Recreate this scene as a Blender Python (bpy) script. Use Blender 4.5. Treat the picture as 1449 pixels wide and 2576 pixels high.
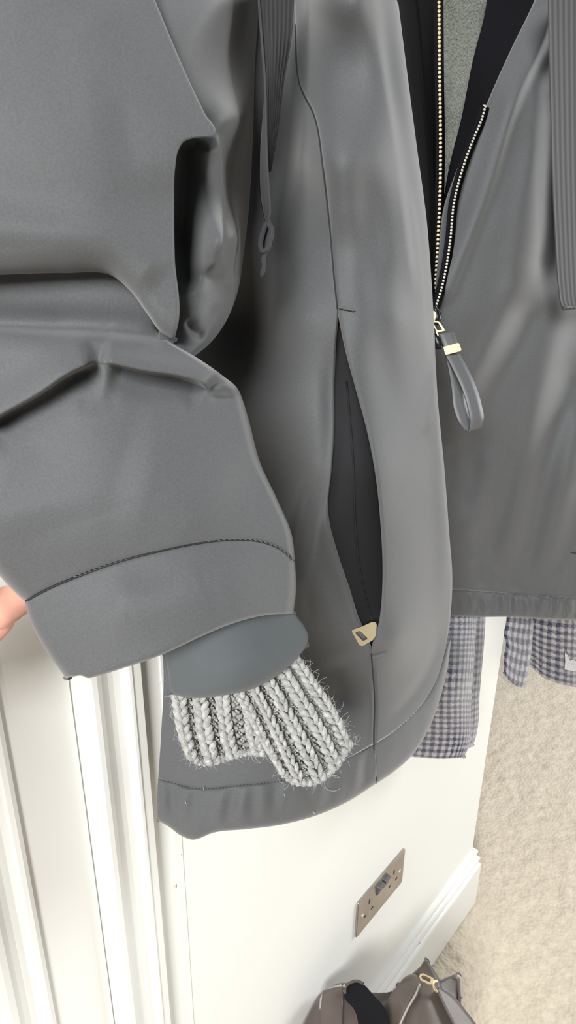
import bpy, bmesh, math, random
import numpy as np
from mathutils import Matrix, Vector
random.seed(4); RNG = np.random.default_rng(7)
for o in list(bpy.data.objects): bpy.data.objects.remove(o)
S = bpy.context.scene
COL = S.collection

# ------------------------------------------------------------------ camera
# world: X runs along the wall, Y into the wall (wall face is y = 0), Z up, floor z = 0
F = 1800.0; CX, CY = 724.5, 1288.0
CAMH, CAMD = 1.575, 0.466
_up = np.array([683 - CX, -(5560 - CY), -F]); _up = -_up / np.linalg.norm(_up)
_fw = np.array([0, 0, -1.0]); _fw = _fw - (_fw @ _up) * _up; _fw /= np.linalg.norm(_fw)
_rt = np.cross(_fw, _up)
_t = math.radians(40)
_d = _fw * math.cos(_t) + _rt * math.sin(_t)
_n = -_fw * math.sin(_t) + _rt * math.cos(_t)
ROT = np.array([_d, -_n, _up])
CAM = np.array([0, -CAMD, CAMH])
cam = bpy.data.objects.new('camera', bpy.data.cameras.new('camera')); COL.objects.link(cam)
cam.data.sensor_fit = 'VERTICAL'; cam.data.sensor_height = 36; cam.data.sensor_width = 36
cam.data.lens = F / 2576 * 36; cam.data.clip_start = 0.02
M4 = Matrix([list(ROT[0]) + [CAM[0]], list(ROT[1]) + [CAM[1]], list(ROT[2]) + [CAM[2]], [0, 0, 0, 1]])
cam.matrix_world = M4
S.camera = cam

# ------------------------------------------------------------------ light
S.view_settings.view_transform = 'Standard'; S.view_settings.look = 'None'
S.view_settings.exposure = 0.0; S.view_settings.gamma = 1.0; S.view_settings.use_curve_mapping = False
w = bpy.data.worlds.new('world'); S.world = w; w.use_nodes = True
w.node_tree.nodes['Background'].inputs[0].default_value = (0.93, 0.98, 1.0, 1)
w.node_tree.nodes['Background'].inputs[1].default_value = 0.10
def area(name, loc, tgt, sx, sy, power, col):
    l = bpy.data.lights.new(name, 'AREA'); l.shape = 'RECTANGLE'; l.size = sx; l.size_y = sy; l.energy = power; l.color = col
    o = bpy.data.objects.new(name, l); COL.objects.link(o); o.location = loc
    o.rotation_euler = (Vector(tgt) - Vector(loc)).to_track_quat('-Z', 'Y').to_euler()
    return o
area('ceiling_skylight', (-2.3, -1.6, 2.9), (0.5, -0.1, 1.1), 1.0, 1.0, 215, (1.0, 0.99, 0.97))
area('added_side_light', (3.4, -1.5, 1.7), (0.6, -0.1, 1.1), 1.2, 1.4, 75, (0.97, 0.99, 1.0))  # added side light to brighten the right-facing cloth, its source unseen

# ------------------------------------------------------------------ helpers
def ray(px, py):
    px = np.asarray(px, float); py = np.asarray(py, float)
    r = np.stack([(px - CX) / F, -(py - CY) / F, -np.ones_like(px)], -1)
    return r @ ROT.T
def U(px, py, k):                       # photo direction + depth (m) -> world point
    return CAM + ray(px, py) * np.asarray(k, float)[..., None]
def KO(px, py, off):                    # depth at which the ray is `off` metres out from the wall
    r = ray(px, py); return (CAMD - np.asarray(off, float)) / r[..., 1]
def KZ(px, py, z):
    r = ray(px, py); return (z - CAMH) / r[..., 2]

def catmull(P, n, closed=False):
    P = np.asarray(P, float)
    if closed: P = np.vstack([P, P[:1]])
    d = np.r_[0, np.cumsum(np.maximum(np.linalg.norm(np.diff(P[:, :2], axis=0), axis=1), 1e-6))]
    if P.shape[1] > 2 and d[-1] < 1e-4:
        d = np.arange(len(P), dtype=float)
    t = np.linspace(0, d[-1], n + (1 if closed else 0))
    if len(P) == 2:
        f = (t / d[-1])[:, None]; out = P[0] * (1 - f) + P[1] * f
    else:
        # monotone-ish cubic hermite with chord-length tangents
        m = np.zeros_like(P)
        sl = np.diff(P, axis=0) / np.diff(d)[:, None]
        m[1:-1] = (sl[:-1] * np.diff(d)[1:, None] + sl[1:] * np.diff(d)[:-1, None]) / (np.diff(d)[1:] + np.diff(d)[:-1])[:, None]
        m[0] = sl[0]; m[-1] = sl[-1]
        if closed: m[0] = m[-1] = (sl[0] + sl[-1]) / 2
        i = np.clip(np.searchsorted(d, t, 'right') - 1, 0, len(P) - 2)
        h = (d[i + 1] - d[i])[:, None]; s = ((t - d[i])[:, None]) / h
        out = (2*s**3 - 3*s**2 + 1)*P[i] + (s**3 - 2*s**2 + s)*h*m[i] + (-2*s**3 + 3*s**2)*P[i+1] + (s**3 - s**2)*h*m[i+1]
    return out[:-1] if closed else out

class Field:
    """depth over the picture: thin-plate spline through control points, plus fold strokes"""
    def __init__(s, ctrl, folds=(), mode='off', noise=0.0):
        C = np.array(ctrl, float)
        k = KO(C[:, 0], C[:, 1], C[:, 2]) if mode == 'off' else C[:, 2]
        X = C[:, :2] / 1000.; n = len(X)
        A = np.zeros((n + 3, n + 3)); A[:n, :n] = s.phi(np.linalg.norm(X[:, None] - X[None], axis=-1)) + np.eye(n) * 1e-4
        A[:n, n] = 1; A[:n, n+1:] = X; A[n, :n] = 1; A[n+1:, :n] = X.T
        s.w = np.linalg.solve(A, np.r_[k, 0, 0, 0]); s.X = X; s.folds = list(folds); s.noise = noise
    @staticmethod
    def phi(r): return np.where(r > 1e-9, r * r * np.log(np.maximum(r, 1e-9)), 0)
    def __call__(s, px, py):
        px = np.asarray(px, float); py = np.asarray(py, float)
        sh = px.shape; q = np.stack([px.ravel(), py.ravel()], -1)
        Q = q / 1000.; n = len(s.X)
        k = s.phi(np.linalg.norm(Q[:, None] - s.X[None], axis=-1)) @ s.w[:n] + s.w[n] + Q @ s.w[n+1:]
        for f in s.folds: k = k - fold_val(q, *f)
        if s.noise:
            x, y = q[:, 0], q[:, 1]
            k = k - s.noise * (np.sin(x/37 + 1.3*np.sin(y/83)) * np.sin(y/61 + 1.1*np.sin(x/97)) * .6 + .4*np.sin(x/19 + y/43 + 2*np.sin(y/50)))
        return k.reshape(sh)
def fold_val(q, pts, amp, wl, wr=None, taper=0.25):
    """ridge (amp > 0, towards the room) along a polyline; wl / wr = widths on its left / right hand side"""
    wr = wl if wr is None else wr
    P = catmull(pts, max(12, 6 * len(pts)))
    best = np.full(len(q), 1e18); side = np.zeros(len(q)); tt = np.zeros(len(q))
    L = np.linalg.norm(np.diff(P, axis=0), axis=1); cum = np.r_[0, np.cumsum(L)]
    for i in range(len(P) - 1):
        a = P[i]; v = P[i+1] - a; l2 = v @ v
        u = np.clip(((q - a) @ v) / l2, 0, 1)
        dd = q - (a + u[:, None] * v); d2 = (dd**2).sum(1); m = d2 < best
        best[m] = d2[m]; side[m] = (v[0] * dd[m, 1] - v[1] * dd[m, 0]); tt[m] = (cum[i] + u[m] * L[i]) / cum[-1]
    d = np.sqrt(best); wid = np.where(side > 0, wl, wr)
    g = np.exp(-(d / wid)**2)
    if taper > 0:
        e = np.clip(np.minimum(tt, 1 - tt) / taper, 0, 1); g = g * (e * e * (3 - 2 * e))
    return amp * g

def tagit(o, label=None, cat=None, group=None, kind=None):
    if label: o['label'] = label
    if cat: o['category'] = cat
    if group: o['group'] = group
    if kind: o['kind'] = kind
    return o
def empty(name, loc, label, cat, group=None):
    o = bpy.data.objects.new(name, None); COL.objects.link(o); o.location = loc; o.empty_display_size = .05
    bpy.context.view_layer.update()
    return tagit(o, label, cat, group)
def mesh_obj(name, V, Fc, mat, parent=None, smooth=True, uv=None, solid=0, soff=-1, bevel=0, sub=0):
    me = bpy.data.meshes.new(name)
    me.from_pydata([tuple(map(float, v)) for v in V], [], [tuple(map(int, f)) for f in Fc]); me.update()
    if uv is not None:
        l = me.uv_layers.new(name='uv'); idx = np.zeros(len(me.loops), int); me.loops.foreach_get('vertex_index', idx)
        l.data.foreach_set('uv', np.asarray(uv, float)[idx].ravel())
    if smooth: me.polygons.foreach_set('use_smooth', [True] * len(me.polygons))
    o = bpy.data.objects.new(name, me); COL.objects.link(o)
    if mat: me.materials.append(mat)
    if parent:
        o.parent = parent; o.matrix_parent_inverse = parent.matrix_world.inverted()
    if bevel:
        b = o.modifiers.new('bevel', 'BEVEL'); b.width = bevel; b.segments = 3; b.limit_method = 'ANGLE'
    if solid:
        m = o.modifiers.new('solid', 'SOLIDIFY'); m.thickness = solid; m.offset = soff; m.thickness_clamp = 1.5
    if sub:
        m = o.modifiers.new('sub', 'SUBSURF'); m.levels = sub; m.render_levels = sub
    return o
def grid_faces(nv, nu, flip=False, wrap=False):
    i, j = np.meshgrid(np.arange(nv - 1), np.arange(nu if wrap else nu - 1), indexing='ij'); i = i.ravel(); j = j.ravel(); j2 = (j + 1) % nu
    f = np.stack([i*nu + j, (i+1)*nu + j, (i+1)*nu + j2, i*nu + j2], -1)
    return f[:, ::-1] if flip else f
def coons(T, B, L, R, nu, nv):
    T, B, L, R = catmull(T, nu), catmull(B, nu), catmull(L, nv), catmull(R, nv)
    u = np.linspace(0, 1, nu)[None, :, None]; v = np.linspace(0, 1, nv)[:, None, None]
    P = (1-v)*T[None] + v*B[None] + (1-u)*L[:, None] + u*R[:, None] - ((1-u)*(1-v)*T[0] + u*(1-v)*T[-1] + (1-u)*v*B[0] + u*v*B[-1])
    return P
def sheet(name, T, B, L, R, fld, mat, parent, step=6, roll={}, tuck={}, solid=.0016, wave=None, smooth=True, dk=0.0, uvs=1.0):
    """cloth sheet bounded by four curves; roll rounds an edge away, tuck carries the cloth on behind it"""
    ln = lambda c: np.linalg.norm(np.diff(np.asarray(c, float), axis=0), axis=1).sum()
    nu = int(max(6, max(ln(T), ln(B)) / step)); nv = int(max(6, max(ln(L), ln(R)) / step))
    P = coons(T, B, L, R, nu, nv)
    K = fld(P[..., 0], P[..., 1]) + dk
    for sd, (wd, dep) in roll.items():
        E = {'L': P[:, :1], 'R': P[:, -1:], 'T': P[:1], 'B': P[-1:]}[sd]
        dist = np.linalg.norm(P - E, axis=-1); x = np.clip(1 - dist / wd, 0, 1)
        K = K + dep * (1 - np.sqrt(np.maximum(1 - x * x, 0)))
    if wave is not None:
        uu, vv = np.meshgrid(np.linspace(0, 1, nu), np.linspace(0, 1, nv)); K = K - wave(uu, vv, P)
    TK = np.zeros(K.shape)
    for sd, (n, back, inward) in tuck.items():
        j = (np.arange(1, n + 1) / n)
        ax = 1 if sd in 'LR' else 0
        if sd == 'R': e, e2, ek = P[:, -1:], P[:, -2:-1], K[:, -1:]
        if sd == 'L': e, e2, ek = P[:, :1], P[:, 1:2], K[:, :1]
        if sd == 'B': e, e2, ek = P[-1:], P[-2:-1], K[-1:]
        if sd == 'T': e, e2, ek = P[:1], P[1:2], K[:1]
        dirn = e2 - e; dirn = dirn / np.maximum(np.linalg.norm(dirn, axis=-1, keepdims=True), 1e-6)
        jj = j[None, :, None] if ax == 1 else j[:, None, None]
        et = {'R': TK[:, -1:], 'L': TK[:, :1], 'B': TK[-1:], 'T': TK[:1]}[sd]
        newP = e + dirn * inward * jj**1.5; newK = ek + back * jj[..., 0] * (1 - .9 * et); newT = np.broadcast_to(jj[..., 0], newK.shape)
        newK = np.maximum(np.minimum(newK, KO(newP[..., 0], newP[..., 1], .004)), np.minimum(ek, newK))
        TK = {'R': lambda: np.concatenate([TK, newT], 1), 'L': lambda: np.concatenate([newT[:, ::-1], TK], 1), 'B': lambda: np.concatenate([TK, newT], 0), 'T': lambda: np.concatenate([newT[::-1], TK], 0)}[sd]()
        if sd == 'R': P = np.concatenate([P, newP], 1); K = np.concatenate([K, newK], 1)
        if sd == 'L': P = np.concatenate([newP[:, ::-1], P], 1); K = np.concatenate([newK[:, ::-1], K], 1)
        if sd == 'B': P = np.concatenate([P, newP], 0); K = np.concatenate([K, newK], 0)
        if sd == 'T': P = np.concatenate([newP[::-1], P], 0); K = np.concatenate([newK[::-1], K], 0)
    V = U(P[..., 0], P[..., 1], K); nv, nu = P.shape[:2]
    du = np.r_[0, np.cumsum(np.linalg.norm(np.diff(V[nv//2], axis=0), axis=1))]; dv = np.r_[0, np.cumsum(np.linalg.norm(np.diff(V[:, nu//2], axis=0), axis=1))]
    uv = np.stack(np.meshgrid(du, dv), -1).reshape(-1, 2) * uvs
    return mesh_obj(name, V.reshape(-1, 3), grid_faces(nv, nu), mat, parent, smooth, uv, solid)
def tube_arrays(P, r, sides=8, flat=1.0, nrm=None, cap=True):
    P = np.asarray(P, float); n = len(P); r = np.broadcast_to(np.asarray(r, float), (n,))
    T = np.gradient(P, axis=0); T /= np.maximum(np.linalg.norm(T, axis=1, keepdims=True), 1e-9)
    ref = np.array([0, -1, 0.15]) if nrm is None else np.asarray(nrm, float)
    A = ref - (T @ ref)[:, None] * T
    bad = np.linalg.norm(A, axis=1) < 1e-3; A[bad] = np.cross(T[bad], [0, 0, 1.0]) + 1e-6
    A /= np.linalg.norm(A, axis=1, keepdims=True); Bn = np.cross(T, A)
    a = np.arange(sides) / sides * 2 * math.pi
    V = P[:, None] + r[:, None, None] * (A[:, None] * np.cos(a)[None, :, None] * flat + Bn[:, None] * np.sin(a)[None, :, None])
    V = V.reshape(-1, 3); Fc = [tuple(f) for f in grid_faces(n, sides, True, True)]
    if cap: Fc += [tuple(range(sides)), tuple(range((n-1)*sides, n*sides))[::-1]]
    return V, Fc
def tube(name, P, r, mat, parent, sides=8, flat=1.0, nrm=None):
    V, Fc = tube_arrays(P, r, sides, flat, nrm); return mesh_obj(name, V, Fc, mat, parent)
class MB:
    def __init__(s): s.V = []; s.F = []
    def add(s, V, Fc):
        o = len(s.V); s.V += [tuple(v) for v in V]; s.F += [tuple(i + o for i in f) for f in Fc]
    def build(s, name, mat, parent=None, **k): return mesh_obj(name, s.V, s.F, mat, parent, **k)
def line3(fld, pts, n, lift=.001):
    Q = catmull(pts, n); return U(Q[:, 0], Q[:, 1], fld(Q[:, 0], Q[:, 1]) - lift)
def plate(name, outer, inner, k, th, mat, parent, bevel=.0003):
    """flat plate with (optional) hole: outlines in photo pixels, k = depth function or constant"""
    kf = k if callable(k) else (lambda x, y: np.full(np.shape(x), float(k)))
    O = np.asarray(outer, float); 
    c = O.mean(0); V = []; Fc = []; n = len(O)
    def pts(A, d): return list(U(A[:, 0], A[:, 1], kf(A[:, 0], A[:, 1]) + d))
    if inner is None:
        V = pts(O, 0) + pts(O, th); Fc = [tuple(range(n))[::-1], tuple(range(n, 2*n))] + [(i, (i+1) % n, n + (i+1) % n, n + i) for i in range(n)]
    else:
        I = np.asarray(inner, float); assert len(I) == n
        V = pts(O, 0) + pts(I, 0) + pts(O, th) + pts(I, th)
        for i in range(n):
            j = (i + 1) % n
            Fc += [(i, n+i, n+j, j), (2*n+i, 2*n+j, 3*n+j, 3*n+i), (i, j, 2*n+j, 2*n+i), (n+i, 3*n+i, 3*n+j, n+j)]
    o = mesh_obj(name, V, Fc, mat, parent, smooth=False)
    bm = bmesh.new(); bm.from_mesh(o.data); bmesh.ops.recalc_face_normals(bm, faces=bm.faces); bm.to_mesh(o.data); bm.free()
    if bevel:
        b = o.modifiers.new('bevel', 'BEVEL'); b.width = bevel; b.segments = 2; b.limit_method = 'ANGLE'
    return o
def box_arrays(c, sx, sy, sz):
    c = np.asarray(c, float); V = [c + np.array([x*sx/2, y*sy/2, z*sz/2]) for x in (-1, 1) for y in (-1, 1) for z in (-1, 1)]
    return V, [(0,1,3,2), (4,6,7,5), (0,4,5,1), (2,3,7,6), (0,2,6,4), (1,5,7,3)]

# ------------------------------------------------------------------ materials
def mat(name, col, rough=.5, metal=0, sheen=0, spec=.5, bump=None, colnoise=None, coat=0, sheen_rough=.5):
    m = bpy.data.materials.new(name); m.use_nodes = True; nt = m.node_tree; b = nt.nodes['Principled BSDF']
    b.inputs['Base Color'].default_value = (*col, 1); b.inputs['Roughness'].default_value = rough; b.inputs['Metallic'].default_value = metal
    b.inputs['Sheen Weight'].default_value = sheen; b.inputs['Sheen Roughness'].default_value = sheen_rough; b.inputs['Specular IOR Level'].default_value = spec
    b.inputs['Coat Weight'].default_value = coat
    tc = nt.nodes.new('ShaderNodeTexCoord')
    if colnoise:
        sc, amt = colnoise[:2]
        n = nt.nodes.new('ShaderNodeTexNoise'); n.inputs['Scale'].default_value = sc; n.inputs['Detail'].default_value = 4
        nt.links.new(tc.outputs['Object'], n.inputs['Vector'])
        r = nt.nodes.new('ShaderNodeValToRGB'); r.color_ramp.elements[0].position = .3; r.color_ramp.elements[1].position = .7
        c2 = colnoise[2] if len(colnoise) > 2 else col
        r.color_ramp.elements[0].color = (*[c * (1 - amt) for c in col], 1); r.color_ramp.elements[1].color = (*[min(1, c * (1 + amt)) for c in c2], 1)
        nt.links.new(n.outputs['Fac'], r.inputs[0]); nt.links.new(r.outputs[0], b.inputs['Base Color'])
    if bump:
        sc, st, dist = bump
        n = nt.nodes.new('ShaderNodeTexNoise'); n.inputs['Scale'].default_value = sc; n.inputs['Detail'].default_value = 3
        nt.links.new(tc.outputs['Object'], n.inputs['Vector'])
        bp = nt.nodes.new('ShaderNodeBump'); bp.inputs['Strength'].default_value = st; bp.inputs['Distance'].default_value = dist
        nt.links.new(n.outputs['Fac'], bp.inputs['Height']); nt.links.new(bp.outputs[0], b.inputs['Normal'])
    return m
JC = (.089, .093, .098)
M_jacket = mat('jacket_microfibre', JC, .66, sheen=.22, spec=.20, bump=(1800, .12, .0004), colnoise=(900, .10))
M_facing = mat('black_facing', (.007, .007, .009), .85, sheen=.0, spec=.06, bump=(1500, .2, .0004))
M_lining = mat('pocket_lining', (.014, .014, .016), .75, spec=.2, bump=(1500, .2, .0004))
M_tape = mat('ribbed_tape', (.045, .045, .050), .8, sheen=.08, spec=.25, bump=(2500, .3, .0005))
M_neo = mat('scuba_cuff', (.085, .097, .103), .85, sheen=.1, spec=.1, bump=(2200, .1, .0003))
M_thread = mat('thread', (.075, .075, .08), .7)
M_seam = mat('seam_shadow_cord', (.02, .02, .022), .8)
M_gold = mat('pale_gold_metal', (.84, .70, .44), .34, metal=.75, bump=(400, .05, .0002))
M_brass = mat('zip_brass', (.90, .80, .56), .3, metal=.55)
M_steel = mat('zip_nickel', (.74, .72, .64), .33, metal=.55)
M_strap = mat('strap_leather', (.10, .103, .108), .5, spec=.4, bump=(1500, .08, .0003))
M_blackmetal = mat('dark_slider', (.02, .02, .022), .35, metal=.6)
M_wool = mat('grey_wool', (.36, .365, .35), .9, sheen=.2, spec=.1, bump=(1500, .6, .0008), colnoise=(260, .30))
M_fleece = mat('grey_fleece', (.15, .165, .135), .95, sheen=.2, spec=.05, bump=(420, .9, .004), colnoise=(330, .35))
M_wall = mat('white_paint', (.86, .865, .83), .55, spec=.3, bump=(180, .04, .001))
M_gloss = mat('white_gloss_wood', (.86, .865, .84), .3, spec=.5, bump=(60, .02, .001))
M_plate = mat('socket_steel', (.42, .38, .34), .34, metal=.85, colnoise=(20, .12))
M_dark = mat('socket_hole', (.015, .014, .015), .6)
M_rocker = mat('socket_rocker', (.16, .15, .16), .35, metal=.4)
M_skin = mat('skin', (.72, .36, .27), .5, bump=(300, .15, .0006), colnoise=(40, .15, (.74, .42, .33)))
M_skin.node_tree.nodes['Principled BSDF'].inputs['Subsurface Weight'].default_value = .15
M_skin.node_tree.nodes['Principled BSDF'].inputs['Subsurface Radius'].default_value = (.01, .004, .002)
M_nail = mat('nail', (.80, .50, .42), .25)
M_bag = mat('taupe_leather', (.115, .093, .082), .42, spec=.45, bump=(220, .25, .0012), colnoise=(25, .12))
M_bagdark = mat('taupe_leather_edge', (.07, .055, .05), .5)
M_blackweb = mat('black_webbing', (.008, .008, .010), .8, spec=.15, bump=(900, .5, .001))
M_piping = mat('bag_piping', (.38, .35, .32), .3)

def checked(name, ca, cb, cc, size):
    m = bpy.data.materials.new(name); m.use_nodes = True; nt = m.node_tree; b = nt.nodes['Principled BSDF']; N = nt.nodes.new; Lk = nt.links.new
    b.inputs['Roughness'].default_value = .9; b.inputs['Specular IOR Level'].default_value = .1; b.inputs['Sheen Weight'].default_value = .4
    uv = N('ShaderNodeUVMap'); uv.uv_map = 'uv'
    nz = N('ShaderNodeTexNoise'); nz.inputs['Scale'].default_value = 260; nz.inputs['Detail'].default_value = 2; Lk(uv.outputs[0], nz.inputs['Vector'])
    sub = N('ShaderNodeVectorMath'); sub.operation = 'SUBTRACT'; Lk(nz.outputs['Color'], sub.inputs[0]); sub.inputs[1].default_value = (.5, .5, .5)
    scl = N('ShaderNodeVectorMath'); scl.operation = 'SCALE'; Lk(sub.outputs[0], scl.inputs[0]); scl.inputs['Scale'].default_value = size * .55
    add = N('ShaderNodeVectorMath'); Lk(uv.outputs[0], add.inputs[0]); Lk(scl.outputs[0], add.inputs[1])
    div = N('ShaderNodeVectorMath'); div.operation = 'SCALE'; Lk(add.outputs[0], div.inputs[0]); div.inputs['Scale'].default_value = 1 / size
    sep = N('ShaderNodeSeparateXYZ'); Lk(div.outputs[0], sep.inputs[0])
    bands = []
    for ax in (0, 1):
        fr = N('ShaderNodeMath'); fr.operation = 'FRACT'; Lk(sep.outputs[ax], fr.inputs[0])
        sb = N('ShaderNodeMath'); sb.operation = 'SUBTRACT'; Lk(fr.outputs[0], sb.inputs[0]); sb.inputs[1].default_value = .5
        ab = N('ShaderNodeMath'); ab.operation = 'ABSOLUTE'; Lk(sb.outputs[0], ab.inputs[0])
        mr = N('ShaderNodeMapRange'); Lk(ab.outputs[0], mr.inputs[0]); mr.inputs[1].default_value = .20; mr.inputs[2].default_value = .30; mr.inputs[3].default_value = 1; mr.inputs[4].default_value = 0
        bands.append(mr)
    sm = N('ShaderNodeMath'); Lk(bands[0].outputs[0], sm.inputs[0]); Lk(bands[1].outputs[0], sm.inputs[1])
    hf = N('ShaderNodeMath'); hf.operation = 'MULTIPLY'; Lk(sm.outputs[0], hf.inputs[0]); hf.inputs[1].default_value = .5
    r = N('ShaderNodeValToRGB'); Lk(hf.outputs[0], r.inputs[0]); r.color_ramp.elements[0].color = (*ca, 1); r.color_ramp.elements[1].color = (*cc, 1)
    e = r.color_ramp.elements.new(.5); e.color = (*cb, 1)
    fz = N('ShaderNodeTexNoise'); fz.inputs['Scale'].default_value = 900; Lk(uv.outputs[0], fz.inputs['Vector'])
    mx = N('ShaderNodeMix'); mx.data_type = 'RGBA'; mx.blend_type = 'OVERLAY'; mx.inputs[0].default_value = .55; Lk(r.outputs[0], mx.inputs[6]); Lk(fz.outputs['Color'], mx.inputs[7])
    bw = N('ShaderNodeRGBToBW'); Lk(fz.outputs['Color'], bw.inputs[0])
    mx2 = N('ShaderNodeMix'); mx2.data_type = 'RGBA'; mx2.blend_type = 'OVERLAY'; mx2.inputs[0].default_value = .5; Lk(r.outputs[0], mx2.inputs[6]); Lk(bw.outputs[0], mx2.inputs[7])
    Lk(mx2.outputs[2], b.inputs['Base Color'])
    bp = N('ShaderNodeBump'); bp.inputs['Strength'].default_value = .5; bp.inputs['Distance'].default_value = .001; Lk(fz.outputs['Fac'], bp.inputs['Height']); Lk(bp.outputs[0], b.inputs['Normal'])
    return m
M_check = checked('navy_grey_check_wool', (.33, .31, .32), (.145, .14, .16), (.030, .035, .068), .0128)

def carpet_mat():
    m = mat('beige_carpet', (.60, .53, .43), .95, spec=.05, sheen=.3)
    nt = m.node_tree; b = nt.nodes['Principled BSDF']; tc = nt.nodes.new('ShaderNodeTexCoord')
    v = nt.nodes.new('ShaderNodeTexVoronoi'); v.inputs['Scale'].default_value = 120; nt.links.new(tc.outputs['Object'], v.inputs['Vector'])
    n = nt.nodes.new('ShaderNodeTexNoise'); n.inputs['Scale'].default_value = 60; n.inputs['Detail'].default_value = 5; nt.links.new(tc.outputs['Object'], n.inputs['Vector'])
    r = nt.nodes.new('ShaderNodeValToRGB'); r.color_ramp.elements[0].position = .3; r.color_ramp.elements[1].position = .7
    r.color_ramp.elements[0].color = (.60, .52, .41, 1); r.color_ramp.elements[1].color = (.70, .62, .50, 1)
    nt.links.new(n.outputs['Fac'], r.inputs[0]); nt.links.new(r.outputs[0], b.inputs['Base Color'])
    bp = nt.nodes.new('ShaderNodeBump'); bp.inputs['Strength'].default_value = .5; bp.inputs['Distance'].default_value = .004
    nt.links.new(v.outputs['Distance'], bp.inputs['Height']); nt.links.new(bp.outputs[0], b.inputs['Normal'])
    return m
M_carpet = carpet_mat()

# ------------------------------------------------------------------ the room
WEND = 1.25                              # the wall ends in an outside corner here
def struct(name, V, Fc, m, parent=None, **k):
    o = mesh_obj(name, V, Fc, m, parent, **k)
    if parent is None: o['kind'] = 'structure'
    return o
# floor: fine pile relief where the carpet is in view, plain beyond
def floor():
    xs = np.r_[-3, -1.5, -.5, .2, np.arange(.55, 2.9, .0065), 3.3, 4.0, 5.0]; ys = np.r_[-3.2, -2, -1, np.arange(-.75, .95, .0065), 1.3, 2, 3]
    X, Y = np.meshgrid(xs, ys); Z = np.zeros_like(X)
    g = RNG.normal(size=X.shape); 
    for _ in range(2): g = (g + np.roll(g, 1, 0) + np.roll(g, -1, 0) + np.roll(g, 1, 1) + np.roll(g, -1, 1)) / 5
    g2 = RNG.normal(size=X.shape)
    for _ in range(8): g2 = (g2 + np.roll(g2, 1, 0) + np.roll(g2, -1, 0) + np.roll(g2, 1, 1) + np.roll(g2, -1, 1)) / 5
    Z = -.003 + +.0013 * g / g.std() * .8 + .0009 * g2 / g2.std(); Z = np.minimum(Z, .004); Z[(X < .5) | (X > 2.95) | (Y < -.8) | (Y > 1.0)] = -.003
    V = np.stack([X, Y, Z], -1).reshape(-1, 3)
    o = struct('floor', V, grid_faces(len(ys), len(xs), True), M_carpet)
    tagit(o, 'beige short pile carpet beyond the white wall end', None)
floor()
def slab(name, x0, x1, y0, y1, z0, z1, m, parent=None, bevel=0):
    V, Fc = box_arrays(((x0+x1)/2, (y0+y1)/2, (z0+z1)/2), x1-x0, y1-y0, z1-z0); return struct(name, V, Fc, m, parent, smooth=False, bevel=bevel)
wl = slab('wall_left', .262, WEND, 0, .11, 0, 2.5, M_wall, bevel=.003); wl['label'] = 'white painted wall behind the hanging coats'
slab('wall_lining', .365, .377, -.0012, .004, .0, 2.5, M_wall, wl)
wb = slab('wall_back', 4.6, 4.7, -3, 3, 0, 3.6, M_wall)
def extrude_profile(name, prof, z0, z1, m, parent=None):
    n = len(prof); V = [(s, -o, z) for z in (z0, z1) for s, o in prof]
    Fc = [(i, i+1, n+i+1, n+i) for i in range(n-1)]
    return struct(name, V, Fc, m, parent, smooth=False)
A = .0
ar = [(.268,-.004),(.268,.010),(.2695,.0125),(.274,.0150),(.279,.0165),(.284,.0165),(.289,.0150),(.294,.0120),(.299,.0098),(.305,.0090),(.312,.0092),(.3165,.0098),(.3168,.0128),(.319,.0145),(.322,.0145),(.325,.0128),(.3335,.0122),(.3345,.0112),(.335,.0),(.335,-.004)]
t1 = extrude_profile('trim_1', ar, 0, 2.12, M_gloss); t1['label'] = 'white moulded door architrave'
dr = [(-.56,.001),(.10,.001),(.14,.001),(.150,.0015),(.158,.0045),(.164,.0060),(.170,.0055),(.176,.0020),(.182,.0005),(.188,.0010),(.193,.0035),(.1945,.0070),(.1985,.0080),(.2025,.0070),(.2035,.0030),(.206,.0030),(.2655,.0030),(.2665,.0),(.2665,-.03)]
d1 = extrude_profile('door_1', dr, .008, 2.02, M_gloss); d1['label'] = 'white panelled door with raised moulding'
slab('door_lining', -.6, .262, .012, .12, 0, 2.5, M_gloss, d1)
chip = mat('paint_chip', (.32, .30, .28), .8)
for q, r_ in (((455,2149), .0008), ((442,2228), .0022), ((265,2303), .0009)):
    c = U(np.array(float(q[0])), np.array(float(q[1])), KO(q[0], q[1], .0006)); a = np.linspace(0, 6.283, 9)[:-1]
    if q[0] > 300: mesh_obj('paint_chip', [(c[0] + .5*r_*math.cos(t), -.0014, c[2] + 1.5*r_*math.sin(t)) for t in a], [tuple(range(8))], chip, wl, smooth=False)
# skirting board, mitred round the outside corner
bs = [(0.0,.180),(.006,.180),(.009,.177),(.0105,.171),(.0085,.165),(.0085,.160),(.0125,.157),(.0155,.152),(.0155,.146),(.0125,.142),(.0125,.137),(.017,.134),(.019,.130),(.019,.0),(.0,.0)]
V = []
for o, h in bs: V += [(.3355, -o, h), (WEND + o, -o, h), (WEND + o, 1.6, h)]
Fc = []
for i in range(len(bs) - 1):
    for j in (0, 1): Fc.append((3*i+j, 3*i+3+j, 3*i+4+j, 3*i+1+j))
b1 = struct('baseboard_left', V, Fc, M_gloss, smooth=False); b1['label'] = 'white moulded skirting board turning the wall corner'
nail = MB()
for x, z in ((.985, .147), (.80, .15)):
    a = np.linspace(0, 2*math.pi, 9)[:-1]; c = [(x + .0018*math.cos(t), -.0159, z + .0018*math.sin(t)) for t in a]; nail.add(c, [tuple(range(8))])
nail.build('nail_hole', mat('filler_dot', (.25, .2, .17), .8), b1)

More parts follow.
